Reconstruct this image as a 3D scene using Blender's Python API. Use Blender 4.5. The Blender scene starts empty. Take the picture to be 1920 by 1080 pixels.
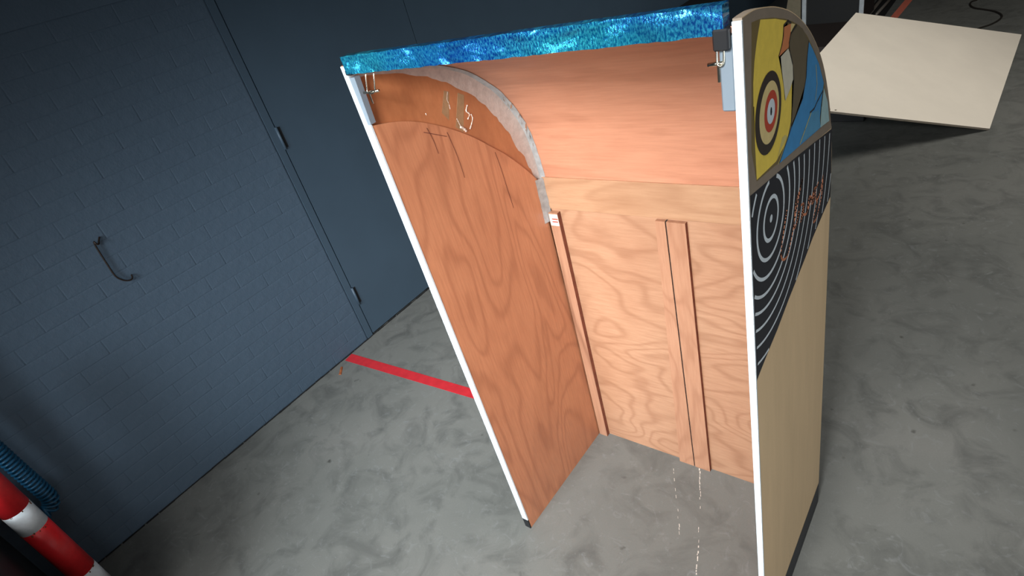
import bpy, bmesh, math, random
from mathutils import Vector, Matrix
random.seed(7)
sc = bpy.context.scene
COL = sc.collection
PI = math.pi

# ------------------------------------------------------------ camera
cd = bpy.data.cameras.new('camera')
cam = bpy.data.objects.new('camera', cd); COL.objects.link(cam)
_R = ((0.7777714264862703, 0.5785436068055929, -0.24568048999846923),
      (0.15593477223249846, -0.5562558517960063, -0.8162498233699645),
      (-0.608897327100646, 0.5965456582417435, -0.5228549728965133))
_M = Matrix(((_R[0][0], -_R[1][0], -_R[2][0]),
             (_R[0][1], -_R[1][1], -_R[2][1]),
             (_R[0][2], -_R[1][2], -_R[2][2]))).to_4x4()
_M.translation = Vector((1.0405, -0.7561, 1.6721))
cam.matrix_world = _M
cd.sensor_width = 36.0
cd.lens = 36.0 * 1108.13 / 1920.0
cd.clip_start = 0.05; cd.clip_end = 200
sc.camera = cam

# ------------------------------------------------------------ light and exposure
sc.view_settings.view_transform = 'Standard'
sc.view_settings.look = 'None'
sc.view_settings.gamma = 1.0
sc.view_settings.use_curve_mapping = False
sc.view_settings.exposure = 0.0

w = bpy.data.worlds.new('world'); sc.world = w; w.use_nodes = True
wn = w.node_tree.nodes; wl_ = w.node_tree.links
bg = wn['Background']
bg.inputs['Color'].default_value = (0.75, 0.86, 1.0, 1)
bg.inputs['Strength'].default_value = 0.02

def area(name, loc, target, sx, sy, power, color, spread=180):
    l = bpy.data.lights.new(name, 'AREA'); l.shape = 'RECTANGLE'; l.size = sx; l.size_y = sy
    l.energy = power; l.color = color; l.spread = math.radians(spread)
    o = bpy.data.objects.new(name, l); COL.objects.link(o)
    o.location = loc
    d = Vector(target) - Vector(loc)
    o.rotation_euler = d.to_track_quat('-Z', 'Y').to_euler()
    return o
# two unseen spot-like keys added behind the photographer, aimed down into the booth
area('key_light', (0.75, -2.05, 2.35), (0.12, 0.5, 0.3), 0.8, 0.6, 29.3, (1.0, 0.985, 0.965), 72)
area('key_light_left', (-0.3, -2.2, 1.6), (-0.5, 0.4, 0.5), 0.9, 0.7, 17, (0.88, 0.96, 1.0), 60)
# unseen soft fills added to the right of the booth and overhead
area('side_fill', (2.6, -1.8, 1.2), (-0.6, 0.4, 0.7), 1.2, 1.2, 4.6, (0.92, 0.97, 1.0), 70)
area('side_fill_low', (3.2, 0.3, 1.5), (0.775, 0.25, 0.55), 1.0, 1.0, 1.2, (1.0, 0.97, 0.92), 60)
area('overhead_fill', (0.9, -0.2, 3.7), (0.8, 0.1, 0), 1.2, 1.2, 8, (1.0, 0.98, 0.95), 80)
# hall light further back
area('hall_light', (2.1, 2.5, 3.6), (0.7, 3.9, 0.0), 2.0, 1.6, 40, (1.0, 0.95, 0.87), 110)

# ------------------------------------------------------------ material helpers
class NT:
    def __init__(s, name):
        s.m = bpy.data.materials.new(name); s.m.use_nodes = True
        s.t = s.m.node_tree; s.n = s.t.nodes; s.l = s.t.links
        s.b = s.n['Principled BSDF']
    def add(s, typ, **kw):
        nd = s.n.new(typ)
        for k, v in kw.items():
            if k in nd.inputs: nd.inputs[k].default_value = v
            else: setattr(nd, k, v)
        return nd
    def link(s, a, b): s.l.new(a, b)
    def coord(s, scale=(1, 1, 1), which='Object', loc=(0, 0, 0)):
        tc = s.add('ShaderNodeTexCoord'); mp = s.add('ShaderNodeMapping')
        mp.inputs['Scale'].default_value = scale; mp.inputs['Location'].default_value = loc
        s.link(tc.outputs[which], mp.inputs['Vector']); return mp.outputs['Vector']
    def noise(s, vec, scale, detail=4, rough=.5, dist=0.0):
        nd = s.add('ShaderNodeTexNoise'); nd.inputs['Scale'].default_value = scale
        nd.inputs['Detail'].default_value = detail; nd.inputs['Roughness'].default_value = rough
        nd.inputs['Distortion'].default_value = dist
        s.link(vec, nd.inputs['Vector']); return nd.outputs['Fac']
    def math(s, op, a, b=None, clamp=False):
        nd = s.add('ShaderNodeMath'); nd.operation = op; nd.use_clamp = clamp
        for i, v in enumerate((a, b)):
            if v is None: continue
            if isinstance(v, (int, float)): nd.inputs[i].default_value = v
            else: s.link(v, nd.inputs[i])
        return nd.outputs[0]
    def ramp(s, fac, stops):
        nd = s.add('ShaderNodeValToRGB'); e = nd.color_ramp.elements
        while len(e) < len(stops): e.new(0.5)
        for el, (p, c) in zip(e, stops): el.position = p; el.color = (*c, 1)
        s.link(fac, nd.inputs['Fac']); return nd.outputs['Color']
    def mix(s, fac, a, b, mode='MIX'):
        nd = s.add('ShaderNodeMix'); nd.data_type = 'RGBA'; nd.blend_type = mode
        for k, v in ((0, fac), (6, a), (7, b)):
            if isinstance(v, (int, float)): nd.inputs[k].default_value = v
            elif isinstance(v, tuple): nd.inputs[k].default_value = (*v, 1)
            else: s.link(v, nd.inputs[k])
        return nd.outputs[2]
    def bump(s, h, strength=.3, dist=.002):
        nd = s.add('ShaderNodeBump'); nd.inputs['Strength'].default_value = strength
        nd.inputs['Distance'].default_value = dist
        s.link(h, nd.inputs['Height']); s.link(nd.outputs['Normal'], s.b.inputs['Normal'])
    def base(s, c):
        if isinstance(c, tuple): s.b.inputs['Base Color'].default_value = (*c, 1)
        else: s.link(c, s.b.inputs['Base Color'])
    def set(s, **kw):
        for k, v in kw.items(): s.b.inputs[k.replace('_', ' ')].default_value = v
def srgb(r, g, b):
    f = lambda c: (c/255/12.92) if c/255 <= .04045 else ((c/255+.055)/1.055)**2.4
    return (f(r), f(g), f(b))

def plain(name, col, rough=.6, metal=0., var=.12, scale=30, bump=0., stretch=(1, 1, 1)):
    t = NT(name); v = t.coord(stretch); n = t.noise(v, scale, 4, .6)
    d = tuple(max(0, c*(1-var)) for c in col); u = tuple(min(1, c*(1+var)) for c in col)
    t.base(t.ramp(n, [(.3, d), (.7, u)])); t.set(Roughness=rough, Metallic=metal)
    if bump: t.bump(n, bump, .002)
    return t.m

def wood(name, light, mid, dark, stretch, freq=26, gain=1.0, off=(0, 0, 0), rough=.42, coat=.25, nscale=2.2, fibre=(60, 60, 3), line=.55, blot=.5):
    light, mid, dark = [tuple(c*gain for c in k) for k in (light, mid, dark)]
    t = NT(name)
    v = t.coord(stretch, loc=off)
    n = t.noise(v, nscale, 2.2, .45, .35)
    s = t.math('SINE', t.math('MULTIPLY', n, freq*PI))
    s = t.math('ADD', t.math('MULTIPLY', s, .5), .5)
    s = t.math('POWER', s, 4.0)
    fv = t.coord(fibre); fn = t.noise(fv, 3.0, 5, .65)
    b = t.noise(t.coord((1, 1, 1), loc=off), 4.5, 3, .55, .6)
    c = t.mix(t.math('MULTIPLY', t.math('SUBTRACT', b, .25), 2*blot, True), light, mid)
    c = t.mix(t.math('MULTIPLY', s, line), c, dark)
    c = t.mix(t.math('MULTIPLY', t.math('SUBTRACT', fn, .35), .9, True), c, dark)
    t.base(c); t.set(Roughness=rough); t.b.inputs['Coat Weight'].default_value = coat
    t.b.inputs['Coat Roughness'].default_value = .3
    t.bump(fn, .12, .001)
    return t.m

M = {}
W_L, W_M, W_D = srgb(214, 140, 98), srgb(196, 118, 78), srgb(158, 86, 54)
M['ply_liner'] = wood('plywood_liner', srgb(196, 134, 98), srgb(174, 112, 80), srgb(134, 78, 54), (1, 2.2, .6), 24, rough=.45, fibre=(60, 60, 4), line=.34)
M['ply_sheet'] = wood('plywood_curved', srgb(188, 133, 105), srgb(172, 114, 88), srgb(142, 90, 66), (1.2, 5.0, 5.0), 7, off=(3, 1, 2), fibre=(4, 60, 60), line=.3, gain=1.0)
M['ply_front'] = wood('plywood_front', srgb(228, 178, 142), srgb(204, 146, 112), srgb(160, 104, 72), (.75, 1, 1.9), 30, off=(7.3, 0, 1.1), fibre=(5, 50, 50), line=.34, gain=0.54)
M['ply_bar'] = wood('plywood_crossbar', srgb(236, 186, 146), srgb(216, 160, 120), srgb(178, 122, 86), (.9, 1, 2.6), 18, off=(2, 0, 9.1), fibre=(5, 50, 50), line=.3, gain=0.50)
M['ply_strip'] = wood('plywood_strip', srgb(222, 168, 134), srgb(204, 146, 112), srgb(166, 108, 78), (2.2, 1, .9), 20, off=(1, 0, 4.1), fibre=(50, 50, 4), line=.3, gain=0.57)
M['ply_amber'] = wood('varnished_plywood', srgb(152, 98, 64), srgb(132, 80, 50), srgb(104, 58, 34), (1, 3, 1.4), 5, off=(0, 3, 0), rough=.2, coat=.8, fibre=(20, 20, 8), line=.25, gain=1.5)
M['batten_wood'] = wood('batten_wood', srgb(220, 168, 136), srgb(198, 142, 112), srgb(130, 80, 58), (6, 6, .5), 8, off=(0, 0, 5), fibre=(60, 60, 2), line=.5, gain=0.6)
M['ply_edge'] = plain('plywood_raw_edge', srgb(205, 150, 110), .7, 0, .2, 60, .2)
M['shaded_edge'] = plain('shaded_ply_edge', srgb(120, 66, 46), .8, 0, .2, 60)  # raw ply edge brown, darkened to carry the shade on batten sides
M['white_edge'] = plain('white_paint', srgb(206, 218, 226), .5, 0, .1, 40, .4, (1, 1, .3))
M['black_paint'] = plain('black_paint', srgb(18, 20, 24), .5)
M['grey_paint'] = plain('grey_blue_paint', srgb(118, 132, 144), .5, 0, .06, 8)
M['navy_laminate'] = plain('navy_laminate', srgb(20, 36, 48), .45)
def tan_mat():
    t = NT('tan_hardboard'); a = t.noise(t.coord((1, 1, .15)), 14, 4, .6); b = t.noise(t.coord(), 420, 2, .6)
    c = t.ramp(a, [(.25, srgb(204, 178, 140)), (.75, srgb(222, 194, 154))])
    c = t.mix(t.math('MULTIPLY', b, .25), c, srgb(140, 116, 86)); t.base(c); t.set(Roughness=.6); t.bump(b, .15, .001); return t.m
M['tan'] = tan_mat()
def pr(name, rgb, r=.55): M[name] = plain(name, srgb(*rgb), r, 0, .07, 60)
pr('print_frame', (128, 116, 102)); pr('print_olive', (110, 95, 58)); pr('print_yellow', (222, 196, 82))
pr('print_orange', (196, 122, 78)); pr('print_cream', (206, 186, 130)); pr('print_white', (196, 192, 172))
pr('print_drape', (98, 88, 68)); pr('print_blue', (58, 132, 186)); pr('print_sky', (76, 140, 178)); pr('print_pale', (150, 182, 186))
pr('print_straw', (192, 180, 112)); pr('print_line', (46, 44, 40)); pr('print_black', (28, 30, 38)); pr('print_ring', (196, 206, 212))
pr('print_red', (178, 66, 46)); pr('print_script', (232, 150, 112)); pr('print_eye', (52, 44, 38))

def foil_mat():
    t = NT('blue_holographic_foil')
    d = t.noise(t.coord((2.4, 1, 3), loc=(.3, 0, 0)), 1.3, 2, .5)
    sp = t.noise(t.coord((300, 60, 150)), 1.2, 2, .6)
    big = t.noise(t.coord((15, 8, 24)), 1.0, 1, .4, .5); rg = t.noise(t.coord((3, 1, 1), loc=(1.3, 0, 0)), 1.2, 1, .5)
    c1 = t.ramp(d, [(.34, srgb(0, 176, 226)), (.46, srgb(0, 120, 228)), (.54, srgb(0, 84, 232)), (.66, srgb(0, 160, 205))])
    lo = t.mix(.72, c1, srgb(0, 50, 120)); hi = t.mix(.55, c1, srgb(90, 245, 255))
    c = t.mix(t.math('MULTIPLY', t.math('MULTIPLY', t.math('SUBTRACT', sp, .40), 4.0, True), t.math('MULTIPLY', t.math('SUBTRACT', rg, .22), 2.6, True)), lo, hi)  # holographic sheen and speckle glints put into the base colour
    t.base(c)
    h = t.math('ADD', t.math('MULTIPLY', big, 1.0), t.math('MULTIPLY', sp, .035))
    t.bump(h, 1.0, .024)
    t.set(Metallic=.55, Roughness=.17)
    t.b.inputs['Coat Weight'].default_value = 1.0; t.b.inputs['Coat Roughness'].default_value = .10; t.b.inputs['Coat IOR'].default_value = 2.8
    return t.m
M['foil'] = foil_mat()

def tape_mat(name, col, alpha, rough, bs):
    t = NT(name); n = t.noise(t.coord(), 45, 4, .6, .5); n2 = t.noise(t.coord((30, 30, 30)), 2.0, 3, .6)
    t.base(t.ramp(n, [(.3, tuple(c*.8 for c in col)), (.7, col)]))
    t.link(t.math('ADD', t.math('MULTIPLY', n2, .35), alpha-.17, True), t.b.inputs['Alpha'])
    t.set(Roughness=rough); t.bump(n2, bs, .004); return t.m
M['clear_tape'] = tape_mat('frosted_sealing_tape', srgb(206, 192, 184), .82, .3, .4)
M['brown_tape'] = tape_mat('yellowed_clear_tape', srgb(176, 144, 108), .7, .2, .3)
M['grey_tape'] = plain('grey_duct_tape', srgb(166, 168, 168), .35, .35, .2, 50, .6)
M['glue'] = plain('dried_glue', srgb(214, 200, 188), .15, 0, .1, 80, .8)
M['chrome'] = plain('zinc_plated_steel', srgb(214, 210, 196), .22, 1.0, .12, 50)
M['pencil'] = plain('pencil_line', srgb(104, 52, 42), .8)

def wall_mat():
    t = NT('dark_blue_grey_wall_paint')
    n = t.noise(t.coord(), 2.2, 5, .6); f = t.noise(t.coord(), 130, 3, .6); g = t.noise(t.coord((1, 1, 1)), 26, 4, .6)
    c = t.ramp(n, [(.3, srgb(66, 84, 101)), (.7, srgb(76, 94, 112))])
    c = t.mix(t.math('MULTIPLY', t.math('SUBTRACT', g, .6), 1.2, True), c, srgb(92, 104, 118))
    t.base(c); t.set(Roughness=.62)
    t.bump(t.math('ADD', t.math('MULTIPLY', f, .35), g), .45, .004); return t.m
M['wall'] = wall_mat()
M['door_paint'] = plain('dark_blue_door_paint', srgb(64, 82, 98), .5, 0, .05, 4, .05)
M['gap'] = plain('dark_gap', srgb(16, 18, 22), .9)

def concrete_mat():
    t = NT('worn_concrete')
    a = t.noise(t.coord((1, .8, 1)), 1.1, 6, .6, .4); b = t.noise(t.coord(), 7, 6, .62, 1.1); f = t.noise(t.coord(), 210, 3, .6)
    m = t.noise(t.coord((1, 1, 1), loc=(5, 2, 0)), 15, 7, .68, 2.6)
    c = t.ramp(a, [(.3, srgb(126, 130, 127)), (.5, srgb(142, 145, 141)), (.72, srgb(156, 157, 153))])
    c = t.mix(t.math('MULTIPLY', t.math('SUBTRACT', b, .47), 2.6, True), c, srgb(92, 95, 94))
    c = t.mix(t.math('MULTIPLY', t.math('SUBTRACT', m, .56), 2.6, True), c, srgb(176, 182, 184))
    c = t.mix(t.math('MULTIPLY', f, .3), c, srgb(100, 98, 94))
    # sparse dark stains and white scuffs
    st = t.noise(t.coord((1, 1, 1), loc=(9, 4, 0)), 17, 2, .5)
    c = t.mix(t.math('MULTIPLY', t.math('SUBTRACT', st, .72), 9, True), c, srgb(64, 62, 58))
    sf = t.noise(t.coord((9, 1.4, 1), loc=(2.2, 8, 0)), 6, 3, .5)
    c = t.mix(t.math('MULTIPLY', t.math('SUBTRACT', sf, .75), 7, True), c, srgb(196, 192, 184))
    c = t.mix(1.0, c, (.57, .57, .57), 'MULTIPLY')
    t.base(c); t.set(Roughness=.52); t.bump(t.math('ADD', b, t.math('MULTIPLY', f, .5)), .12, .003); return t.m
M['concrete'] = concrete_mat()
M['red_tape'] = plain('red_floor_tape', srgb(188, 42, 50), .42, 0, .12, 30)
M['orange_tape'] = plain('faded_red_floor_tape', srgb(208, 112, 92), .6, 0, .1, 30)
M['chalk'] = plain('chalk', srgb(196, 190, 180), .9, 0, .15, 90)
M['ceiling'] = plain('dark_ceiling', srgb(50, 50, 52), .8)
M['hall_wall'] = plain('dark_hall_wall', srgb(40, 42, 46), .8)
M['red_paint'] = plain('hazard_red_paint', srgb(226, 40, 46), .4, 0, .12, 30, .2)
M['post_white'] = plain('hazard_white_paint', srgb(226, 234, 240), .45, 0, .12, 30, .2)
M['band_grey'] = plain('greyish_white_band', srgb(176, 184, 190), .5)
M['rust'] = plain('rust', srgb(104, 60, 38), .85, 0, .4, 60, .5)
M['hose'] = plain('teal_blue_hose', srgb(28, 92, 130), .35, 0, .15, 12)
M['black_steel'] = plain('black_steel', srgb(20, 21, 22), .55)
M['wire'] = plain('dark_wire', srgb(44, 34, 28), .5, .4)
M['board_white'] = plain('white_board', srgb(240, 232, 218), .5, 0, .04, 3)
M['board_edge'] = plain('board_edge', srgb(150, 140, 126), .7)
M['pink_wood'] = plain('pale_pine', srgb(190, 150, 130), .6, 0, .15, 40)
M['steel_tube'] = plain('grey_steel_tube', srgb(120, 114, 108), .4, .5)
M['platform'] = plain('dark_brown_platform', srgb(40, 32, 30), .6)
M['cutout'] = plain('beige_board', srgb(120, 112, 92), .7)
M['cable'] = plain('black_cable', srgb(34, 30, 26), .6)
M['leaf'] = plain('rust_orange_splinter', srgb(150, 84, 46), .7, 0, .3, 60)
M['crate'] = plain('black_crate', srgb(22, 22, 24), .6)
M['label_white'] = plain('white_sticker', srgb(226, 214, 206), .5)
M['label_red'] = plain('red_print', srgb(170, 62, 44), .5)

# ------------------------------------------------------------ object helpers
def obj(name, bm, mat, parent=None, smooth=False, bev=0.0):
    if bev:
        bmesh.ops.bevel(bm, geom=list(bm.edges), offset=bev, segments=1, affect='EDGES', clamp_overlap=True)
    me = bpy.data.meshes.new(name); bm.normal_update(); bm.to_mesh(me); bm.free()
    mats = mat if isinstance(mat, (list, tuple)) else [mat]
    for m in mats: me.materials.append(M[m] if isinstance(m, str) else m)
    if smooth:
        for p in me.polygons: p.use_smooth = True
    o = bpy.data.objects.new(name, me); COL.objects.link(o)
    if parent: o.parent = parent
    return o
def tag(o, label=None, cat=None, group=None, kind=None):
    if label: o['label'] = label
    if cat: o['category'] = cat
    if group: o['group'] = group
    if kind: o['kind'] = kind
    return o
def empty(name, loc=(0, 0, 0), rz=0, **kw):
    o = bpy.data.objects.new(name, None); COL.objects.link(o); o.location = loc; o.rotation_euler.z = rz
    o.empty_display_size = .05
    return tag(o, **kw)
def add_box(bm, a, b, mi=0):
    vs = [bm.verts.new((x, y, z)) for x in (a[0], b[0]) for y in (a[1], b[1]) for z in (a[2], b[2])]
    for f in ((0,1,3,2), (4,6,7,5), (0,4,5,1), (2,3,7,6), (0,2,6,4), (1,5,7,3)):
        fa = bm.faces.new([vs[i] for i in f]); fa.material_index = mi
    return vs
def box(a, b):
    bm = bmesh.new(); add_box(bm, a, b); return bm
def hexa(p, q):
    """solid between two matching loops p and q (lists of 3-D points)"""
    bm = bmesh.new(); P = [bm.verts.new(v) for v in p]; Q = [bm.verts.new(v) for v in q]
    bm.faces.new(P); bm.faces.new(Q[::-1]); n = len(P)
    for i in range(n): bm.faces.new((P[i], Q[i], Q[(i+1) % n], P[(i+1) % n]))
    bmesh.ops.recalc_face_normals(bm, faces=bm.faces[:]); return bm
def tube(bm, pts, r, seg=10, cap=True, mi=0):
    pts = [Vector(p) for p in pts]; rings = []
    t0 = (pts[1]-pts[0]).normalized()
    up = Vector((0, 0, 1)) if abs(t0.z) < .9 else Vector((1, 0, 0))
    nrm = (up - t0*up.dot(t0)).normalized()
    for i, p in enumerate(pts):
        t = (pts[min(i+1, len(pts)-1)] - pts[max(i-1, 0)]).normalized()
        nrm = (nrm - t*nrm.dot(t)).normalized(); b = t.cross(nrm)
        rr = r[i] if isinstance(r, (list, tuple)) else r
        rings.append([bm.verts.new(p + (nrm*math.cos(a)+b*math.sin(a))*rr) for a in [2*PI*k/seg for k in range(seg)]])
    for A, B in zip(rings, rings[1:]):
        for k in range(seg):
            f = bm.faces.new((A[k], A[(k+1) % seg], B[(k+1) % seg], B[k])); f.material_index = mi
    if cap:
        bm.faces.new(rings[0][::-1]).material_index = mi; bm.faces.new(rings[-1]).material_index = mi
def smoothline(pts, n=6):
    pts = [Vector(p) for p in pts]; out = []
    for i in range(len(pts)-1):
        p0 = pts[max(i-1, 0)]; p1 = pts[i]; p2 = pts[i+1]; p3 = pts[min(i+2, len(pts)-1)]
        for k in range(n):
            t = k/n
            out.append(.5*((2*p1)+(p2-p0)*t+(2*p0-5*p1+4*p2-p3)*t*t+(3*p1-p0-3*p2+p3)*t**3))
    out.append(pts[-1]); return out

# ------------------------------------------------------------ the setting
bm = bmesh.new()
add_box(bm, (-1.60, -4.0, -.1), (7.0, 12.0, 0))
tag(obj('floor', bm, 'concrete'), kind='structure')
WR = -0.0076     # the wall runs a hair off the y axis
WX = -1.422
wall = obj('wall_left', box((-.18, -4.0, 0), (-.006, .557, 3.9)), 'wall'); wall.location = (WX, 0, 0); wall.rotation_euler.z = WR
tag(wall, kind='structure')
wall_far = obj('wall_left', box((-.18, 1.50, 0), (0, 12.0, 3.9)), 'door_paint'); wall_far.location = (WX, 0, 0); wall_far.rotation_euler.z = WR
tag(wall_far, kind='structure')
wall_top = obj('wall_left', box((-.18, .557, 2.12), (0, 1.50, 3.9)), 'door_paint'); wall_top.location = (WX, 0, 0); wall_top.rotation_euler.z = WR
tag(wall_top, kind='structure')
# painted bricks on wall_left (thick paint, so they only just show)
bverts = []
def brick_mesh(k, L):
    bm = bmesh.new(); h = .062; j = lambda: random.uniform(-.0003, .0003)
    e = .0040
    o = [(0, 0), (L, 0), (L, h), (0, h)]
    i = [(e, e), (L-e, e), (L-e, h-e), (e, h-e)]
    V0 = [bm.verts.new((-.006, y, z)) for y, z in o]; V1 = [bm.verts.new((-.0007, y, z)) for y, z in o]
    V2 = [bm.verts.new((j(), y, z)) for y, z in i]
    for A, B in ((V0, V1), (V1, V2)):
        for q in range(4): bm.faces.new((A[q], A[(q+1) % 4], B[(q+1) % 4], B[q]))
    bm.faces.new(V2); bm.faces.new(V0[::-1])
    bmesh.ops.recalc_face_normals(bm, faces=bm.faces[:])
    me = bpy.data.meshes.new('brick'); bm.to_mesh(me); bm.free(); me.materials.append(M['wall']); return me
full = [brick_mesh(i, .214) for i in range(5)]
half = [brick_mesh(i, .103) for i in range(3)]
nb = 0
for r in range(28):
    z = .004 + r*.0622
    y = .517
    first = True
    while y > -1.36:
        if first and r % 2: me, L = half[r % 3], .103
        else: me, L = full[(r*3+int(abs(y)*37)) % 5], .214
        first = False
        o = bpy.data.objects.new('brick', me); COL.objects.link(o); o.parent = wall
        o.location = (random.uniform(-.0001, .0003), y-L, z); nb += 1
        y -= L + .0004
# rendered strip beside the door and wall plane over the bricks
o = obj('render_strip', hexa([(-.006, .5225, 0), (-.006, .557, 0), (-.006, .557, 3.9), (-.006, .5225, 3.9)], [(.0012, .5235, 0), (.0012, .557, 0), (.0012, .557, 3.9), (.0012, .5235, 3.9)]), 'door_paint', wall)
o = obj('upper_render', box((-.006, -4.0, 1.746), (0.0, .5215, 3.9)), 'wall', wall)
# door leaf
door = obj('door_1', box((-.05, .563, .012), (0.0005, 1.494, 2.115)), 'door_paint'); door.location = (WX, 0, 0); door.rotation_euler.z = WR
tag(door, kind='structure')
for z0 in (.205, 1.055, 1.86):
    h = empty('hinge', (0.004, .560, z0)); h.parent = door
    bm = bmesh.new(); tube(bm, [(0, 0, 0), (0, 0, .10)], .0065, 10)
    obj('hinge_pin', bm, 'door_paint', h, True)
    obj('hinge_leaf_shade', box((-.003, .006, .004), (-.0025, .020, .096)), 'gap', h)  # near-black leaf draws the shadow right of the hinge barrel
trim = obj('trim_1', box((-.10, .557, 0), (-.035, .563, 2.12)), 'gap'); trim.location = (WX, 0, 0); trim.rotation_euler.z = WR; tag(trim, kind='structure')
trim = obj('trim_2', box((-.10, 1.494, 0), (-.035, 1.50, 2.12)), 'gap'); trim.location = (WX, 0, 0); trim.rotation_euler.z = WR; tag(trim, kind='structure')
# hall shell
tag(obj('wall_right', box((7.0, -4.0, 0), (7.15, 12.0, 3.9)), 'hall_wall'), kind='structure')
tag(obj('wall_back', box((-1.60, 12.0, 0), (7.15, 12.15, 3.9)), 'hall_wall'), kind='structure')
bm = bmesh.new()                                     # open doorway in the front wall
add_box(bm, (1.3, -2.65, 0), (7.15, -2.5, 3.9)); add_box(bm, (-1.43, -2.65, 2.1), (1.3, -2.5, 3.9))
tag(obj('wall_front', bm, 'hall_wall'), kind='structure')
tag(obj('ceiling', box((-1.60, -2.65, 3.9), (7.15, 12.15, 4.0)), 'ceiling'), kind='structure')
# grit line where floor meets wall
bm = bmesh.new()
y = -1.3
while y < 1.6:
    L = random.uniform(.02, .07); wd = random.uniform(.002, .006)
    xx = WX + .0076*y
    add_box(bm, (xx-.001, y, -.001), (xx+wd, y+L, random.uniform(.002, .006))); y += L*random.uniform(.75, 1.15)
tag(obj('trim_3', bm, 'gap'), kind='structure')

# ------------------------------------------------------------ floor markings
def strip(name, P, mat, **kw):
    bm = hexa([(x, y, 0.0) for x, y in P], [(x, y, .0008) for x, y in P]); return tag(obj(name, bm, mat), **kw)
strip('floor_tape', [(-1.404, .346), (-1.412, .398), (-.10, .470), (-.10, .424)], 'red_tape', label='bright red tape line stuck on concrete between dark wall and plywood booth', cat='floor tape')
strip('floor_tape', [(.03, 5.55), (.095, 5.52), (.175, 7.4), (.105, 7.4)], 'orange_tape', label='faded red tape line on far floor behind the white board', cat='floor tape')
# chalky scratches drawn on the slab
bm = bmesh.new()
def scratch(p, q, wd, n, gap=.3):
    p = Vector(p); q = Vector(q); d = (q-p)/n; s = Vector((-d.y, d.x)).normalized()
    for i in range(n):
        if random.random() < gap: continue
        a = p+d*i+s*random.uniform(-.0015, .0015); b = a+d*random.uniform(.6, 1.0); w2 = wd*random.uniform(.4, 1)
        V = [bm.verts.new((v.x, v.y, .0006)) for v in (a-s*w2, b-s*w2, b+s*w2, a+s*w2)]; bm.faces.new(V)
scratch((.418, .455), (.470, .330), .0018, 12, .05)
scratch((.470, .330), (.520, .19), .0012, 14, .55)
scratch((.520, .19), (.565, .06), .0018, 16, .2)
scratch((.34, .42), (.50, .12), .0010, 26, .6)
tag(obj('chalk_scratch', bm, 'chalk', bpy.data.objects['floor']), kind='stuff')
# ------------------------------------------------------------ the booth
booth = empty('plywood_booth', (.38, .24, 0), label='tall open-backed plywood booth with curved top, blue foil rail and painted right side', cat='booth')
INV = (-.38, -.24, 0)
def B(name, bm, mat, parent=booth, **kw):
    """parts are modelled in world coordinates, then moved under the booth's base"""
    if parent is booth: bmesh.ops.translate(bm, verts=bm.verts[:], vec=INV)
    else: bmesh.ops.translate(bm, verts=bm.verts[:], vec=INV)
    return obj(name, bm, mat, parent, **kw)
def xin(y, z):
    a = y/.47; b = z/1.5
    return (1-a)*((1-b)*.031+b*.004)+a*((1-b)*.038+b*.034)
PROF = [(0, 1.5), (.022, 1.4995), (.05, 1.497), (.095, 1.488), (.14, 1.476), (.201, 1.454), (.264, 1.422), (.317, 1.386), (.37, 1.338), (.412, 1.283), (.45, 1.208), (.470, 1.14), (.4765, 1.075), (.477, 1.0), (.477, .6), (.474, .0)]
SEAM = [(0, 1.484), (.05, 1.477), (.10, 1.465), (.164, 1.446), (.215, 1.430), (.267, 1.406), (.31, 1.38), (.346, 1.348), (.38, 1.314), (.408, 1.273), (.432, 1.23), (.452, 1.18), (.464, 1.113), (.469, 1.06), (.469, 1.025)]
PROF_ALL = [(0, 0)] + PROF
T = .0118
def loft_panel(fa, fb, loop):
    return hexa([(fa(y, z), y, z) for y, z in loop], [(fb(y, z), y, z) for y, z in loop])
# left side panel
SPL = [tuple(v) for v in [(p.x, p.y) for p in smoothline([(a, b, 0) for a, b in PROF[:14]], 3)]] + PROF[14:]
LOOP = [(0, 0)] + SPL
lp = B('side_panel', loft_panel(lambda y, z: xin(y, z)-.021, lambda y, z: xin(y, z)-.008, LOOP), ['ply_amber'])
tag(lp, label='left side panel, plywood inside with amber varnished top')
LIN = [(.002, 1.374), (.05, 1.362), (.098, 1.345), (.15, 1.318), (.208, 1.280), (.262, 1.238), (.31, 1.193), (.352, 1.153), (.388, 1.112), (.42, 1.072), (.452, 1.028)]
LINs = [(p.x, p.y) for p in smoothline([(a, b, 0) for a, b in LIN], 3)]
bm = loft_panel(lambda y, z: xin(y, z)-.008, lambda y, z: xin(y, z), [(.002, .0)] + LINs + [(.459, .0)])
for f in bm.faces:
    if abs(f.normal.x) < .5: f.material_index = 1
B('liner', bm, ['ply_liner', 'ply_edge'], lp)
EB = [(xin(0, .042)-.021, .042), (xin(0, .042)+.0008, .042), (xin(0, 1.376)+.0008, 1.376), (xin(0, 1.377)-.0072, 1.377), (xin(0, 1.499)-.0072, 1.499), (xin(0, 1.499)-.021, 1.499)]
bm = hexa([(x, -.003, z) for x, z in EB], [(x, .0015, z) for x, z in EB])
B('edge_band', bm, 'white_edge', lp)
z0, z1 = 0, .042
B('edge_band', hexa([(xin(0, z0)-.021, -.003, z0), (xin(0, z0)+.0005, -.003, z0), (xin(0, z1)+.0005, -.003, z1), (xin(0, z1)-.021, -.003, z1)],
                    [(xin(0, z0)-.021, .001, z0), (xin(0, z0)+.0005, .001, z0), (xin(0, z1)+.0005, .001, z1), (xin(0, z1)-.021, .001, z1)]), 'black_paint', lp)['label'] = 'black foot of the edge band'
za, zb = 1.378, 1.476
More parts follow.
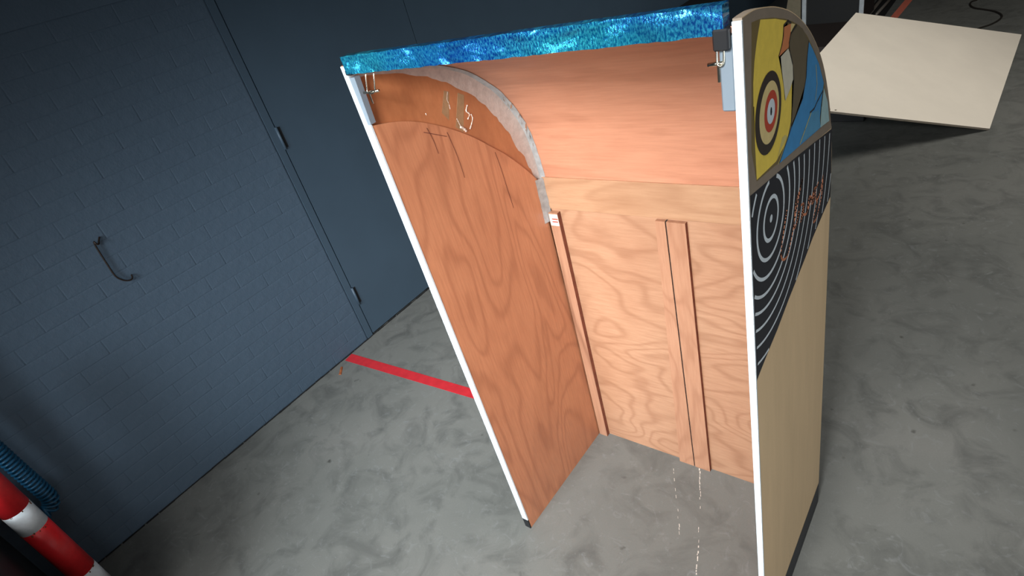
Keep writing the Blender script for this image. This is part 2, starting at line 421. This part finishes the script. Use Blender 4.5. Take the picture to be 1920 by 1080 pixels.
B('corner_block', hexa([(xin(0, za)-.008, -.002, za), (xin(0, za)+.003, -.002, za), (xin(0, zb)+.009, -.002, zb), (xin(0, zb)-.008, -.002, zb)],
                       [(xin(0, za)-.008, .012, za), (xin(0, za)+.003, .012, za), (xin(0, zb)+.009, .012, zb), (xin(0, zb)-.008, .012, zb)]), 'grey_paint', lp)
# right side panel and its printed outer face
RX = .7755
bm = loft_panel(lambda y, z: RX-T, lambda y, z: RX-.0004, LOOP); bm.normal_update()
for f in bm.faces:
    f.material_index = 1 if abs(f.normal.x) < .5 else (2 if f.normal.x < 0 else 0)
rp = B('side_panel', bm, ['tan', 'print_frame', 'ply_liner'])
tag(rp, label='right side panel with colourful print on its outer face')
B('edge_band', box((RX-T, -.003, .042), (RX, .001, 1.497)), 'white_edge', rp)
B('edge_band', box((RX-T, -.003, 0), (RX, .001, .042)), 'black_paint', rp)['label'] = 'black foot of the edge band'
B('corner_block', box((.7455, -.002, 1.386), (RX-T, .012, 1.482)), 'grey_paint', rp, bev=.002)
ART = {
 'back': [(0.032, 1.4856), (0.062, 1.4816), (0.1138, 1.4695), (0.1656, 1.454), (0.2021, 1.4406), (0.2381, 1.4248), (0.2807, 1.398), (0.3165, 1.3691), (0.356, 1.3317), (0.3913, 1.2893), (0.4236, 1.2386), (0.4447, 1.1962), (0.4367, 1.1988), (0.0321, 1.2702), (0.0155, 1.3237)],
 'yellow': [(0.0642, 1.4803), (0.1237, 1.4653), (0.1793, 1.4476), (0.16, 1.4465), (0.157, 1.4339), (0.1513, 1.4211), (0.1364, 1.4118), (0.1467, 1.3911), (0.1585, 1.3631), (0.165, 1.3376), (0.1876, 1.3456), (0.2058, 1.3536), (0.2029, 1.3327), (0.1987, 1.3061), (0.1991, 1.3154), (0.1953, 1.2931), (0.1758, 1.2696), (0.1196, 1.2605), (0.0323, 1.2724), (0.0298, 1.3282), (0.031, 1.3797), (0.0285, 1.3806), (0.0306, 1.4113), (0.0375, 1.4363), (0.0486, 1.458)],
 'orange': [(0.161, 1.4439), (0.1946, 1.4399), (0.1923, 1.4236), (0.1831, 1.4097), (0.1593, 1.4104), (0.1385, 1.4107), (0.1513, 1.4227), (0.1587, 1.4334)],
 'cream': [(0.1946, 1.4399), (0.2156, 1.4331), (0.2021, 1.4299), (0.1923, 1.4236)],
 'white': [(0.1455, 1.4081), (0.1808, 1.4088), (0.1947, 1.3943), (0.2032, 1.3759), (0.2058, 1.3554), (0.1906, 1.3463), (0.1667, 1.3369), (0.1585, 1.3631), (0.1505, 1.3865)],
 'drape': [(0.2228, 1.4299), (0.254, 1.4161), (0.2893, 1.3874), (0.2811, 1.3652), (0.2773, 1.3345), (0.2583, 1.3066), (0.2256, 1.2937), (0.1969, 1.2817), (0.203, 1.3139), (0.2089, 1.3526), (0.2025, 1.3796), (0.1877, 1.4033), (0.1848, 1.4159), (0.1934, 1.4266)],
 'blue': [(0.2893, 1.3874), (0.3168, 1.3653), (0.3562, 1.3296), (0.3918, 1.2849), (0.3759, 1.2479), (0.3717, 1.2097), (0.3677, 1.2097), (0.1339, 1.2502), (0.1759, 1.272), (0.1993, 1.2866), (0.2192, 1.2933), (0.2518, 1.3012), (0.2744, 1.326), (0.2793, 1.3621)],
 'pale': [(0.3928, 1.2761), (0.4236, 1.2386), (0.4401, 1.198), (0.38, 1.2074), (0.3817, 1.2457)],
 'pale2': [(0.379, 1.2467), (0.4283, 1.2222), (0.4404, 1.1958), (0.3758, 1.2092), (0.3776, 1.2308)],
 'sky': [(0.3061, 1.2629), (0.3641, 1.247), (0.3779, 1.2083), (0.2455, 1.2343)],
 'paleyellow': [(0.1759, 1.2769), (0.1418, 1.2698), (0.1231, 1.2588), (0.1345, 1.2706), (0.1496, 1.2856), (0.1645, 1.2841)],
 'ringarea': [(0.0095, 1.2637), (0.0568, 1.2532), (0.1409, 1.2369), (0.2374, 1.2181), (0.3293, 1.1993), (0.4544, 1.1738), (0.4723, 1.0879), (0.4788, 1.0176), (0.438, 1.0114), (0.3875, 1.0047), (0.3446, 0.9951), (0.2833, 0.9778), (0.1852, 0.9557), (0.1154, 0.9358), (0.0785, 0.9291), (0.0219, 0.9165), (0.0067, 0.9118), (0.0033, 1.0057), (0.0059, 1.1608)],
}
SCRIPT = [
  [(0.1374, 1.0834), (0.1475, 1.0658), (0.1688, 1.0563), (0.1853, 1.0617), (0.2075, 1.0872), (0.2268, 1.1141), (0.2433, 1.1388), (0.2626, 1.159), (0.2571, 1.1536), (0.2347, 1.1395), (0.2237, 1.1306), (0.2159, 1.09), (0.2329, 1.0938), (0.2442, 1.1066)] ,
  [(0.1374, 1.0816), (0.1483, 1.1048), (0.1644, 1.1338), (0.1723, 1.1473)] ,
  [(0.2586, 1.1121), (0.2736, 1.106), (0.2713, 1.09), (0.2567, 1.0805), (0.2594, 1.0887), (0.272, 1.1011)] ,
  [(0.2746, 1.0843), (0.2964, 1.0763), (0.3107, 1.1001), (0.324, 1.0893), (0.2964, 1.0763)] ,
  [(0.324, 1.0893), (0.3427, 1.0974), (0.341, 1.0764), (0.3277, 1.0814), (0.3457, 1.0998), (0.3592, 1.0949)] ,
  [(0.372, 1.1004), (0.3563, 1.0904), (0.3616, 1.0676), (0.3885, 1.07), (0.4063, 1.0976), (0.4002, 1.0578), (0.3812, 1.0386), (0.3652, 1.0263), (0.3446, 1.0293), (0.345, 1.0416), (0.3688, 1.0618)] ,
]

def inpoly(p, poly):
    x, y = p; c = False; n = len(poly)
    for i in range(n):
        x1, y1 = poly[i]; x2, y2 = poly[i-1]
        if (y1 > y) != (y2 > y) and x < (x2-x1)*(y-y1)/(y2-y1)+x1: c = not c
    return c
LV = 0
def flat(name, polys, mat, level):
    bm = bmesh.new(); x = RX - .0004 + .00013*level
    for poly in polys:
        V = [bm.verts.new((x, a, b)) for a, b in poly]
        f = bm.faces.new(V)
    bmesh.ops.triangulate(bm, faces=bm.faces[:])
    bm.normal_update()
    for f in bm.faces:
        if f.normal.x < 0: f.normal_flip()
    return B(name, bm, mat, rp)
def ribbon_poly(pts, wd):
    P = [Vector(p) for p in pts]; out = []
    for a, b in zip(P, P[1:]):
        d = (b-a)
        if d.length < 1e-5: continue
        s = Vector((-d.y, d.x)).normalized()*wd/2; e = d.normalized()*wd*.25
        out.append([tuple(a-s-e), tuple(b-s+e), tuple(b+s+e), tuple(a+s-e)])
    return out
# border field: everything above the diagonal band
frame = [(.0008, 1.2615), (.0008, 1.498)] + [(a*.998+.0004, b-.0012) for a, b in SPL if b > 1.175] + [(.4655, 1.172)]
flat('print_field', [frame], 'print_frame', 1)
flat('print_field', [ART['back']], 'print_olive', 2)
flat('print_shape', [ART['yellow']], 'print_yellow', 3)
flat('print_shape', [ART['drape']], 'print_drape', 4)
flat('print_shape', [ART['blue']], 'print_blue', 4)
flat('print_shape', [ART['sky']], 'print_sky', 5)
flat('print_shape', [ART['pale'][:4]+ART['pale'][4:]], 'print_pale', 5)
flat('print_shape', [ART['pale2']], 'print_pale', 6)
flat('print_shape', [ART['orange']], 'print_orange', 5)
flat('print_shape', [ART['cream']], 'print_cream', 5)
flat('print_shape', [ART['white']], 'print_white', 6)
flat('print_shape', [ART['paleyellow']], 'print_straw', 5)
for pts, wd in (([(.16, 1.4465), (.1793, 1.4476), (.1946, 1.4405)], .003), ([(.2228, 1.4299), (.1934, 1.4266), (.1848, 1.4159), (.1877, 1.4033), (.2025, 1.3796)], .003),
        ([(.1364, 1.4118), (.151, 1.4225), (.1587, 1.4334), (.16, 1.4465)], .002), ([(.2045, 1.375), (.2089, 1.3526), (.203, 1.3139)], .002), ([(.304, 1.265), (.33, 1.262), (.352, 1.268), (.385, 1.273)], .003),
        ([(.2893, 1.3874), (.2811, 1.3652), (.2773, 1.3345), (.2583, 1.3066), (.2256, 1.2937), (.197, 1.283), (.176, 1.272), (.135, 1.2515)], .0022)):
    flat('print_line', ribbon_poly(pts, wd), 'print_line', 7)
for pts, wd in (([(.31, 1.262), (.275, 1.247), (.2455, 1.2343)], .0028), ([(.335, 1.335), (.345, 1.30), (.337, 1.275)], .0018), ([(.176, 1.276), (.15, 1.262), (.128, 1.252)], .002)):
    flat('print_line', ribbon_poly(pts, wd), 'print_straw', 7)
def disc(c, r, n=40, sy=1.0): return [(c[0]+r*sy*math.cos(2*PI*k/n), c[1]+r*math.sin(2*PI*k/n)) for k in range(n)]
EY = (.0885, 1.3475)
for r, m, lv, dy in ((.0575, 'print_eye', 7, 0), (.0435, 'print_cream', 8, .003), (.029, 'print_red', 9, .009), (.0175, 'print_ring', 10, .009), (.006, 'print_black', 11, .009), ):
    flat('print_target_ring', [disc((EY[0]+dy, EY[1]), r, 40, .62 if r == .006 else 1)], m, lv)
RA = [(.0030, 1.262), (.0568, 1.2516), (.1409, 1.236), (.2374, 1.2171), (.3293, 1.1983), (.4655, 1.170), (.4735, 1.09), (.4760, 1.040), (.4755, 1.0165), (.438, 1.0114), (.3875, 1.0047), (.3446, .9951), (.2833, .9778), (.1852, .9557), (.1154, .9358), (.0785, .9291), (.0219, .9165), (.0012, .9110), (.0012, 1.10)]
flat('print_ring_field', [RA], 'print_black', 2)
RC = (.092, 1.177)
flat('print_dot', [disc(RC, .0065, 16)], 'print_ring', 3)
for r, wd in ((.035, .0068), (.066, .0066), (.097, .0062), (.126, .0058), (.153, .0055), (.183, .0052), (.215, .005), (.249, .005), (.284, .005), (.320, .005), (.357, .005), (.393, .005)):
    n = int(60+r*500); quads = []; last = None
    for k in range(n):
        a0, a1 = PI+2*PI*k/n, PI+2*PI*(k+1)/n
        q = [(RC[0]+rr*math.cos(a), RC[1]+rr*math.sin(a)) for rr, a in ((r-wd/2, a0), (r+wd/2, a0), (r+wd/2, a1), (r-wd/2, a1))]
        if all(inpoly(p, RA) for p in q): quads.append(q)
        elif quads: flat('print_ring', quads, 'print_ring', 3); quads = []
    if quads: flat('print_ring', quads, 'print_ring', 3)
sq = []
for s in SCRIPT:
    sq += ribbon_poly([(p.x, p.y) for p in smoothline([(a, b, 0) for a, b in s], 4)], .0050)
flat('print_script_lettering', sq, 'print_script', 4)
flat('print_kick_strip', [[(.0008, .0), (.0008, .086), (.4735, .088), (.4735, .0)]], 'print_black', 3)
# curved sheet: from the crossbar up and over to the foil rail
SEs = [(p.x, p.y) for p in smoothline([(a, b, 0) for a, b in SEAM], 3)]
bm = bmesh.new(); NX = 2; rows = []
for i, (y, z) in enumerate(SEs):
    y0, zz0 = SEs[max(i-1, 0)]; y1, zz1 = SEs[min(i+1, len(SEs)-1)]
    d = Vector((y1-y0, zz1-zz0)).normalized(); nn = Vector((-d.y, d.x)) * .0075
    xl = xin(y, z)-.0085; xr = RX-T
    rows.append([bm.verts.new(v) for v in ((xl, y, z), (xr, y, z), (xr, y+nn.x, z+nn.y), (xl, y+nn.x, z+nn.y))])
for A, C in zip(rows, rows[1:]):
    for k in range(4):
        f = bm.faces.new((A[k], A[(k+1) % 4], C[(k+1) % 4], C[k])); f.material_index = 1 if k == 2 else 0
bm.faces.new(rows[0]); bm.faces.new(rows[-1][::-1]); bmesh.ops.recalc_face_normals(bm, faces=bm.faces[:])
B('curved_sheet', bm, ['ply_sheet', 'navy_laminate'])
# front panel (leans a hair)
fy = lambda z: .459 + .0097*z
def fbox(x0, x1, z0, z1, d0, d1):
    """block on the front panel: d0..d1 metres in front of its inner face"""
    return hexa([(x0, fy(z0)-d1, z0), (x1, fy(z0)-d1, z0), (x1, fy(z1)-d1, z1), (x0, fy(z1)-d1, z1)],
                [(x0, fy(z0)-d0, z0), (x1, fy(z0)-d0, z0), (x1, fy(z1)-d0, z1), (x0, fy(z1)-d0, z1)])
B('front_panel', fbox(.024, RX-T, .0, 1.03, -.008, 0), 'ply_front')
B('crossbar', fbox(.037, RX-T-.0005, .934, 1.033, 0, .005), 'ply_bar', bev=.0008)
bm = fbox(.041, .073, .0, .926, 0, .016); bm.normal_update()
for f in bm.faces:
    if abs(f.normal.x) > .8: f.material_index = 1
b1 = B('batten', bm, ['batten_wood', 'shaded_edge'])
B('gap_strip', fbox(.038, .041, .0, .926, 0, .012), 'gap'); b1['label'] = 'narrow rough batten in the left corner'
B('sticker', fbox(.043, .072, .885, .922, .016, .0165), 'label_white', b1)
bm = fbox(.051, .071, .905, .909, .0165, .017)
for zz in (.896,):
    t2 = fbox(.050, .070, zz, zz+.004, .0165, .017); me = bpy.data.meshes.new('t'); t2.to_mesh(me); t2.free(); bm.from_mesh(me)
B('sticker_print', bm, 'label_red', b1)
def shade_edges(bm):
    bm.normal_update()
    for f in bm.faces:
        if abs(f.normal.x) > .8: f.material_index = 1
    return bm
AP = [(.352, 0), (.4025, 0), (.4025, .930), (.376, .930), (.372, .740), (.360, .30)]
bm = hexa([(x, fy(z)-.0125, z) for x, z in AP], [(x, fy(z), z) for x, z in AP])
B('batten', bm, ['ply_strip', 'shaded_edge'])['label'] = 'thin plywood strip tapering towards its top'
B('batten', shade_edges(fbox(.4065, .457, .0, .930, 0, .013)), ['ply_strip', 'shaded_edge'])
B('gap_strip', fbox(.4025, .4065, .0, .930, 0, .0085), 'gap')
# foil covered rail along the top edge
bm = bmesh.new(); n = 60; rows = []
for i in range(n+1):
    x = .004 + (.756-.004)*i/n; w1 = random.uniform(-.0008, .0008); w2 = random.uniform(-.0008, .0008)
    rows.append([bm.verts.new(v) for v in ((x, -.010, 1.4845+w1), (x, .012, 1.4845), (x, .012, 1.519), (x, -.010, 1.5195+w2))])
for A, C in zip(rows, rows[1:]):
    for k in range(4): bm.faces.new((A[k], C[k], C[(k+1) % 4], A[(k+1) % 4]))
bm.faces.new(rows[0]); bm.faces.new(rows[-1][::-1]); bmesh.ops.recalc_face_normals(bm, faces=bm.faces[:])
B('top_rail', bm, 'foil')['label'] = 'rail wrapped in shiny blue holographic foil'
B('rail_bracket', box((.742, -.012, 1.466), (.762, .014, 1.492)), 'black_paint', bev=.002)
B('rail_bracket', box((-.006, -.006, 1.481), (.012, .014, 1.492)), 'black_paint', bev=.002)
# sealing tape over the curved seam
TI = [(.002, 1.470), (.05, 1.466), (.128, 1.440), (.19, 1.412), (.237, 1.382), (.292, 1.340), (.330, 1.30), (.358, 1.257), (.382, 1.215), (.401, 1.172), (.426, 1.087), (.452, 1.030)]
TIs = [(p.x, p.y) for p in smoothline([(a, b, 0) for a, b in TI], 4)]
n = 44
def samp(L, t):
    t *= len(L)-1; i = min(int(t), len(L)-2); f = t-i
    return (L[i][0]*(1-f)+L[i+1][0]*f, L[i][1]*(1-f)+L[i+1][1]*f)
bm = bmesh.new(); rows = []
for i in range(n+1):
    a = samp(TIs, i/n); b = samp(SEs, i/n); j = random.uniform(-.002, .002)
    pa = (xin(*a)-.0072, a[0]+j, a[1]+j); m1 = ((a[0]*.35+b[0]*.65), (a[1]*.35+b[1]*.65)); pm = (xin(*m1)-.0066, *m1); pb = (xin(*b)-.003, b[0]-.001, b[1]-.001)
    rows.append([bm.verts.new(v) for v in (pa, pm, pb)])
for A, C in zip(rows, rows[1:]):
    for k in range(2): bm.faces.new((A[k], A[k+1], C[k+1], C[k]))
B('sealing_tape', bm, 'clear_tape', lp, smooth=True)['label'] = 'frosted tape along the curved seam'
# grey duct tape on the sheet beside the seam, then down the corner
bm = bmesh.new(); rows = []
for i in range(8, n+1):
    b = samp(SEs, i/n); x0 = xin(*b)-.004; wd = .004+.012*min(1, (i-8)/20)+random.uniform(-.001, .001)
    rows.append([bm.verts.new(v) for v in ((x0-.001, b[0]-.004, b[1]-.005), (x0+wd*.5, b[0]-.0025, b[1]-.0028), (x0+wd, b[0]-.0006, b[1]-.0012))])
for A, C in zip(rows, rows[1:]):
    for k in range(2): bm.faces.new((A[k], A[k+1], C[k+1], C[k]))
B('duct_tape', bm, 'grey_tape', lp, smooth=True)
bm = bmesh.new(); rows = []
for i in range(14):
    z = 1.035 - i*.0105; j = random.uniform(-.0012, .0012)
    rows.append([bm.verts.new(v) for v in ((xin(.436, z)+.0008, .4385-i*.0003+j, z), (xin(.45, z)+.004, .4525, z-.002), (xin(.45, z)+.0095+j, fy(z)-.0055, z-.003))])
for A, C in zip(rows, rows[1:]):
    for k in range(2): bm.faces.new((A[k], A[k+1], C[k+1], C[k]))
B('duct_tape', bm, 'grey_tape', lp, smooth=True)
# crumpled shiny bits of tape on the seam
bm = bmesh.new()
for k in range(16):
    t = random.uniform(.60, .83); b = samp(SEs, t); c = Vector((xin(*b)+random.uniform(0, .012), b[0]-.004, b[1]-.004))
    V = [bm.verts.new(c+Vector([random.uniform(-.004, .004), random.uniform(-.003, .003), random.uniform(-.012, .012)])) for _ in range(4)]
    bm.faces.new(V)
B('crumpled_tape', bm, 'chrome', lp)['kind'] = 'stuff'
# two strips of yellowed tape and a glue smear on the amber recess
def onleft(poly, lift):
    return hexa([(xin(y, z)-.008+lift, y, z) for y, z in poly], [(xin(y, z)-.008, y, z) for y, z in poly])
B('tape_strip', onleft([(0.2242, 1.368), (0.2387, 1.3602), (0.199, 1.274), (0.1753, 1.289)], .0006), 'brown_tape', lp)
B('tape_strip', onleft([(0.2632, 1.3487), (0.2807, 1.3371), (0.2375, 1.246), (0.2147, 1.261)], .0006), 'brown_tape', lp)
for pts, r in (([(0.2813, 1.3121), (0.2725, 1.3009), (0.2795, 1.2901), (0.2694, 1.2807)], .0022), ([(0.2845, 1.2881), (0.2855, 1.2769), (0.2771, 1.2667), (0.267, 1.2572)], .0024), ([(0.2378, 1.2747), (0.2465, 1.2684), (0.2545, 1.2556)], .0050), ([(0.2362, 1.2967), (0.238, 1.288), (0.2404, 1.2763)], .0016), ([(0.1528, 1.3425), (0.1522, 1.3377)], .0018), ([(0.234, 1.3619), (0.2256, 1.3473), (0.2269, 1.3341), (0.2256, 1.323)], .0012)):
    L = smoothline([(xin(a, c)-.0078, a, c) for a, c in pts], 6)
    bm = bmesh.new(); tube(bm, L, [r*random.uniform(.35, 1) for _ in L], 6)
    B('glue_smear', bm, 'glue', lp, smooth=True)
# pencil lines on the liner
def pen(pts, wd=.0016):
    bm = bmesh.new()
    L = smoothline([(xin(a, b)+.0004, a, b) for a, b in pts], 4)
    for a, b in zip(L, L[1:]):
        d = b-a; s = Vector((0, -d.z, d.y)).normalized()*wd/2
        bm.faces.new([bm.verts.new(v) for v in (a-s, b-s, b+s, a+s)])
    B('pencil_line', bm, 'pencil', lp)
pen([(0.1351, 1.3143), (0.1416, 1.2834), (0.1432, 1.2485)])
pen([(0.1877, 1.2821), (0.1927, 1.244), (0.1963, 1.2011), (0.1962, 1.1615)])
pen([(0.3192, 1.1739), (0.324, 1.1225), (0.3258, 1.0723), (0.3291, 1.0065)])
pen([(0.1226, 1.3094), (0.1837, 1.2733)])

# toggle latches
def latch(x, y, z, hw, ln, dx, foot, par=booth):
    """wire bail hanging from a small catch; dx = sideways drift over its length, foot = feet of the bail"""
    e = empty('toggle_latch', (x+INV[0], y+INV[1], z)); e.parent = par
    bm = bmesh.new(); tube(bm, smoothline([(-hw, .004, .008), (-hw, -.001, 0), (-hw+dx*.5, -.004, -ln*.5), (-hw*.9+dx, -.006, -ln*.9), (dx, -.007, -ln), (hw*.9+dx, -.006, -ln*.9), (hw+dx*.5, -.004, -ln*.5), (hw, -.001, 0), (hw, .004, .008)], 4), .0017, 8)
    obj('wire_bail', bm, 'chrome', e, True)
    bm = bmesh.new(); tube(bm, [(foot[0], -.004, -ln*.96), (foot[1], -.004, -ln*.90)], .0028, 10); obj('pivot_pin', bm, 'chrome', e, True)
    bm = bmesh.new()
    add_box(bm, (-hw+dx-.002, -.003, -ln-.022), (-hw+dx+.002, -.0005, -ln+.002)); bmesh.ops.bevel(bm, geom=bm.edges[:], offset=.0006, segments=1, affect='EDGES')
    obj('catch_hook', bm, 'chrome', e)
    return e
latch(.0545, .006, 1.476, .0125, .034, -.008, (-.034, .014))
l2 = latch(.7475, .003, 1.482, .0045, .036, 0, (-.017, .004))
# ------------------------------------------------------------ wire hook on the wall
WL = lambda y, z, off: (WX + .0076*y + off, y, z)
bm = bmesh.new()
L = smoothline([WL(-.248, 1.079, .004), WL(-.258, 1.070, .010), WL(-.265, 1.062, .016), WL(-.272, 1.066, .018), WL(-.273, 1.075, .014), WL(-.276, 1.060, .010), WL(-.278, 1.026, .009), WL(-.280, .985, .009), WL(-.281, .934, .010), WL(-.270, .909, .012), WL(-.254, .896, .014), WL(-.240, .896, .012), WL(-.233, .907, .004)], 6)
tube(bm, L, .0030, 8)
tag(obj('wire_hook', bm, 'wire', None, True), label='bent dark wire hook hanging on the painted wall left of the door', cat='hook')
# rust coloured splinter by the wall
tag(obj('wood_splinter', hexa([(-1.385, .300, 0), (-1.372, .306, 0), (-1.330, .262, 0), (-1.345, .255, 0)], [(-1.382, .300, .003), (-1.374, .303, .004), (-1.333, .262, .003), (-1.342, .258, .003)]), 'leaf'),
    label='small rust orange splinter on the floor at the foot of the wall', cat='splinter')

# ------------------------------------------------------------ hazard post, hose and black filler box at the left edge
post = empty('hazard_post', (-1.2, -.938, 0), label='red and white striped steel post in front of the dark wall', cat='post')
PRAD = .041
def cyl(z0, z1, r, mat, name):
    bm = bmesh.new(); tube(bm, [(0, 0, z0), (0, 0, z1)], r, 28); return obj(name, bm, mat, post, True)
bm = bmesh.new(); tube(bm, [(0, 0, 0), (0, 0, .012)], .050, 28); obj('base_plate', bm, 'black_steel', post)
zz = .012; k = 0
for z1, m, nme in ((.075, 'red_paint', 'red_band'), (.182, 'post_white', 'white_band'), (.427, 'red_paint', 'red_band'), (.517, 'post_white', 'white_band'), (.80, 'red_paint', 'red_band'), (.90, 'post_white', 'white_band')):
    cyl(zz, z1, PRAD, m, nme); zz = z1
bm = bmesh.new(); tube(bm, [(0, 0, .90), (0, 0, .903), (0, 0, .915)], [PRAD, PRAD*.97, PRAD*.6], 28); obj('end_cap', bm, 'red_paint', post, True)
bm = bmesh.new()
for zc in (.427, .517, .182):
    for q in range(9):
        a = random.uniform(-1.9, 1.2); r = random.uniform(.002, .006); zq = zc+random.uniform(-.006, .004)
        c = Vector((math.cos(a)*PRAD, math.sin(a)*PRAD, zq))
        bmesh.ops.create_icosphere(bm, subdivisions=1, radius=r, matrix=Matrix.Translation(c*.995) @ Matrix.Diagonal((.3, .6, .9, 1)))
obj('rust_spots', bm, 'rust', post)['kind'] = 'stuff'
# coiled hose against the wall behind the post
hose = empty('coiled_hose', (-1.36, -.87, .6), label='teal blue coiled air hose hanging behind the striped post', cat='hose')
path = smoothline([(0, -.01, .50), (0, -.008, .30), (0, -.004, .10), (0, 0, -.06), (0, .004, -.16), (0, .002, -.215), (0, -.022, -.245), (0, -.055, -.235)], 14)
cum = [0]
for a, b in zip(path, path[1:]): cum.append(cum[-1]+(b-a).length)
def at(s):
    for i in range(len(cum)-1):
        if cum[i+1] >= s: 
            f = (s-cum[i])/(cum[i+1]-cum[i]); return path[i].lerp(path[i+1], f), (path[i+1]-path[i]).normalized()
    return path[-1], (path[-1]-path[-2]).normalized()
bm = bmesh.new(); pts = []; turns = cum[-1]/.0150; N = int(turns*14)
for i in range(N+1):
    s = cum[-1]*i/N; p, d = at(s); u = Vector((1, 0, 0)); v = d.cross(u).normalized(); a = 2*PI*turns*i/N
    pts.append(p+(u*math.cos(a)+v*math.sin(a))*.0225)
tube(bm, pts, .0048, 6); obj('hose_coil', bm, 'hose', hose, True)
bm = bmesh.new(); tube(bm, [(0, -.055, -.235), (0, -.075, -.225), (-.0, -.09, -.212)], [.012, .011, .009], 12); obj('hose_fitting', bm, 'chrome', hose, True)
# added black box: fills the dark corner and blocks light there
cab = empty('black_filler_box', (-1.07, -1.32, 0), label='added black box filling the dark area left of the striped post', cat='filler box')
obj('body', box((-.32, -.28, .03), (.32, .29, .56)), 'black_steel', cab, bev=.004)
obj('door', box((.321, -.27, .06), (.332, .28, .54)), 'black_steel', cab, bev=.002)
for sx in (-.29, .29):
    for sy in (-.25, .26): obj('foot', box((sx-.02, sy-.02, 0), (sx+.02, sy+.02, .03)), 'black_steel', cab)
bm = bmesh.new(); tube(bm, smoothline([(.330, -.22, .40), (.348, -.22, .41), (.352, -.22, .46), (.348, -.22, .51), (.330, -.22, .52)], 4), .005, 8); obj('handle', bm, 'steel_tube', cab, True)

# ------------------------------------------------------------ far background
# white board: lower right corner on the floor, left part propped on a crate
wb = empty('white_board', (.967, 3.265, 0), label='large white board lying tilted on the concrete floor behind the booth', cat='board')
Q = [(.106, 4.114, .494), (1.019, 4.909, .027), (.967, 3.265, 0.0), (.054, 2.47, .468)]
nv = Vector((.476, -.029, .879))
lo = [Vector(q)-Vector((.967, 3.265, 0)) + Vector((0, 0, .012)) for q in Q]
bm = hexa([tuple(v) for v in lo], [tuple(v-nv*.012) for v in lo])
for f in bm.faces:
    if abs(f.normal.dot(nv)) < .6: f.material_index = 1
obj('board_panel', bm, ['board_white', 'board_edge'], wb)
bm = bmesh.new()
for k in range(5):
    c = lo[3].lerp(lo[2], .16+.028*k) + nv*.001 + (lo[1]-lo[2])*.012
    bmesh.ops.create_icosphere(bm, subdivisions=1, radius=.006, matrix=Matrix.Translation(c) @ Matrix.Diagonal((1.4, 1, .3, 1)))
obj('foil_scraps', bm, 'chrome', wb)['kind'] = 'stuff'
cr = empty('black_crate', (.22, 3.72, 0), label='black crate under the raised side of the white board', cat='crate')
obj('crate_body', box((-.14, -.30, .0), (.10, .25, .32)), 'crate', cr, bev=.005)
obj('crate_rim', box((-.15, -.31, .29), (.11, .26, .315)), 'crate', cr, bev=.003)
# low dark platform with the second booth standing on it
tag(obj('platform', box((-1.15, 4.98, 0), (-.20, 6.4, .05)), 'platform', bev=.004), label='low dark brown platform on the floor behind the white board', cat='platform')
bm = hexa([(-.165, 4.62, 0), (-.130, 4.62, 0), (-.115, 5.70, 0), (-.15, 5.70, 0)], [(-.165, 4.62, .02), (-.130, 4.62, .02), (-.115, 5.70, .02), (-.15, 5.70, .02)])
tag(obj('wooden_batten', bm, 'pink_wood'), label='thin pale wooden batten on the floor along the dark platform', cat='batten')
b2 = empty('display_booth', (-.405, 5.74, .05), math.radians(-6), label='dark panelled display booth with white edge bands far behind the plywood booth', cat='booth')
obj('back_panel', box((-.245, .30, .0), (.245, .315, 1.6)), 'black_steel', b2)
obj('lower_panel', box((-.235, .0, 0), (.235, .012, .50)), 'black_steel', b2)
for s in (-1, 1):
    sp_ = obj('side_panel', box((s*.25-.008, .0, 0), (s*.25+.008, .33, 1.6)), 'black_steel', b2)
    obj('edge_band', box((s*.25-.018, -.014, 0), (s*.25+.018, .0, 1.6)), 'band_grey', sp_)
# beige cut-out board against its left side
CO = [(-.12, 0), (0, 0), (0, .62), (-.03, .60), (-.05, .45), (-.045, .36), (-.075, .33), (-.07, .27), (-.098, .25), (-.10, .33), (-.125, .37), (-.118, .25), (-.13, .18)]
bm = hexa([(x, 0, z) for x, z in CO], [(x, .012, z) for x, z in CO])
cb = obj('cutout_board', bm, 'cutout'); cb.location = (-.678, 5.72, .05); cb.rotation_euler.z = math.radians(-6)
tag(cb, label='beige board with a jagged cut-out outline left of the display booth', cat='board')
bm = bmesh.new(); tube(bm, [(-.150, 5.98, .0205), (-.135, 7.1, .0205)], .016, 10)
tag(obj('steel_tube', bm, 'steel_tube', None, True), label='left of two grey steel tubes on the far floor beside the display booth', cat='tube', group='grey tubes on the far floor')
bm = bmesh.new(); tube(bm, [(-.085, 6.0, .0175), (-.045, 6.9, .0175)], .013, 10)
tag(obj('steel_tube', bm, 'steel_tube', None, True), label='right of two grey steel tubes on the far floor, nearer the faded tape', cat='tube', group='grey tubes on the far floor')
tag(obj('rubber_mat', box((-.19, 5.95, 0), (-.012, 7.6, .004)), 'crate'), label='black mat under the grey tubes beside the display booth', cat='mat')
# cable
bm = bmesh.new()
L = smoothline([(.70, 6.9, .006), (.68, 6.4, .006), (.662, 6.189, .006), (.624, 6.127, .006), (.623, 6.028, .006), (.661, 5.912, .006), (.743, 5.816, .006), (.814, 5.728, .006), (.866, 5.597, .006), (.862, 5.478, .006), (.817, 5.362, .006), (.755, 5.287, .006), (.70, 5.20, .006)], 6)
tube(bm, L, .007, 8)
tag(obj('cable', bm, 'cable', None, True), label='thin dark cable curling across the floor above the white board', cat='cable')
# black case against the far end
cs_ = empty('flight_case', (-1.06, 4.3, 0), label='low black case on the floor behind the booth top', cat='case')
obj('case_body', box((-.30, -.5, 0), (.0, .5, .55)), 'black_steel', cs_, bev=.01)
obj('case_lid', box((-.30, -.5, .553), (.0, .5, .62)), 'black_steel', cs_, bev=.01)
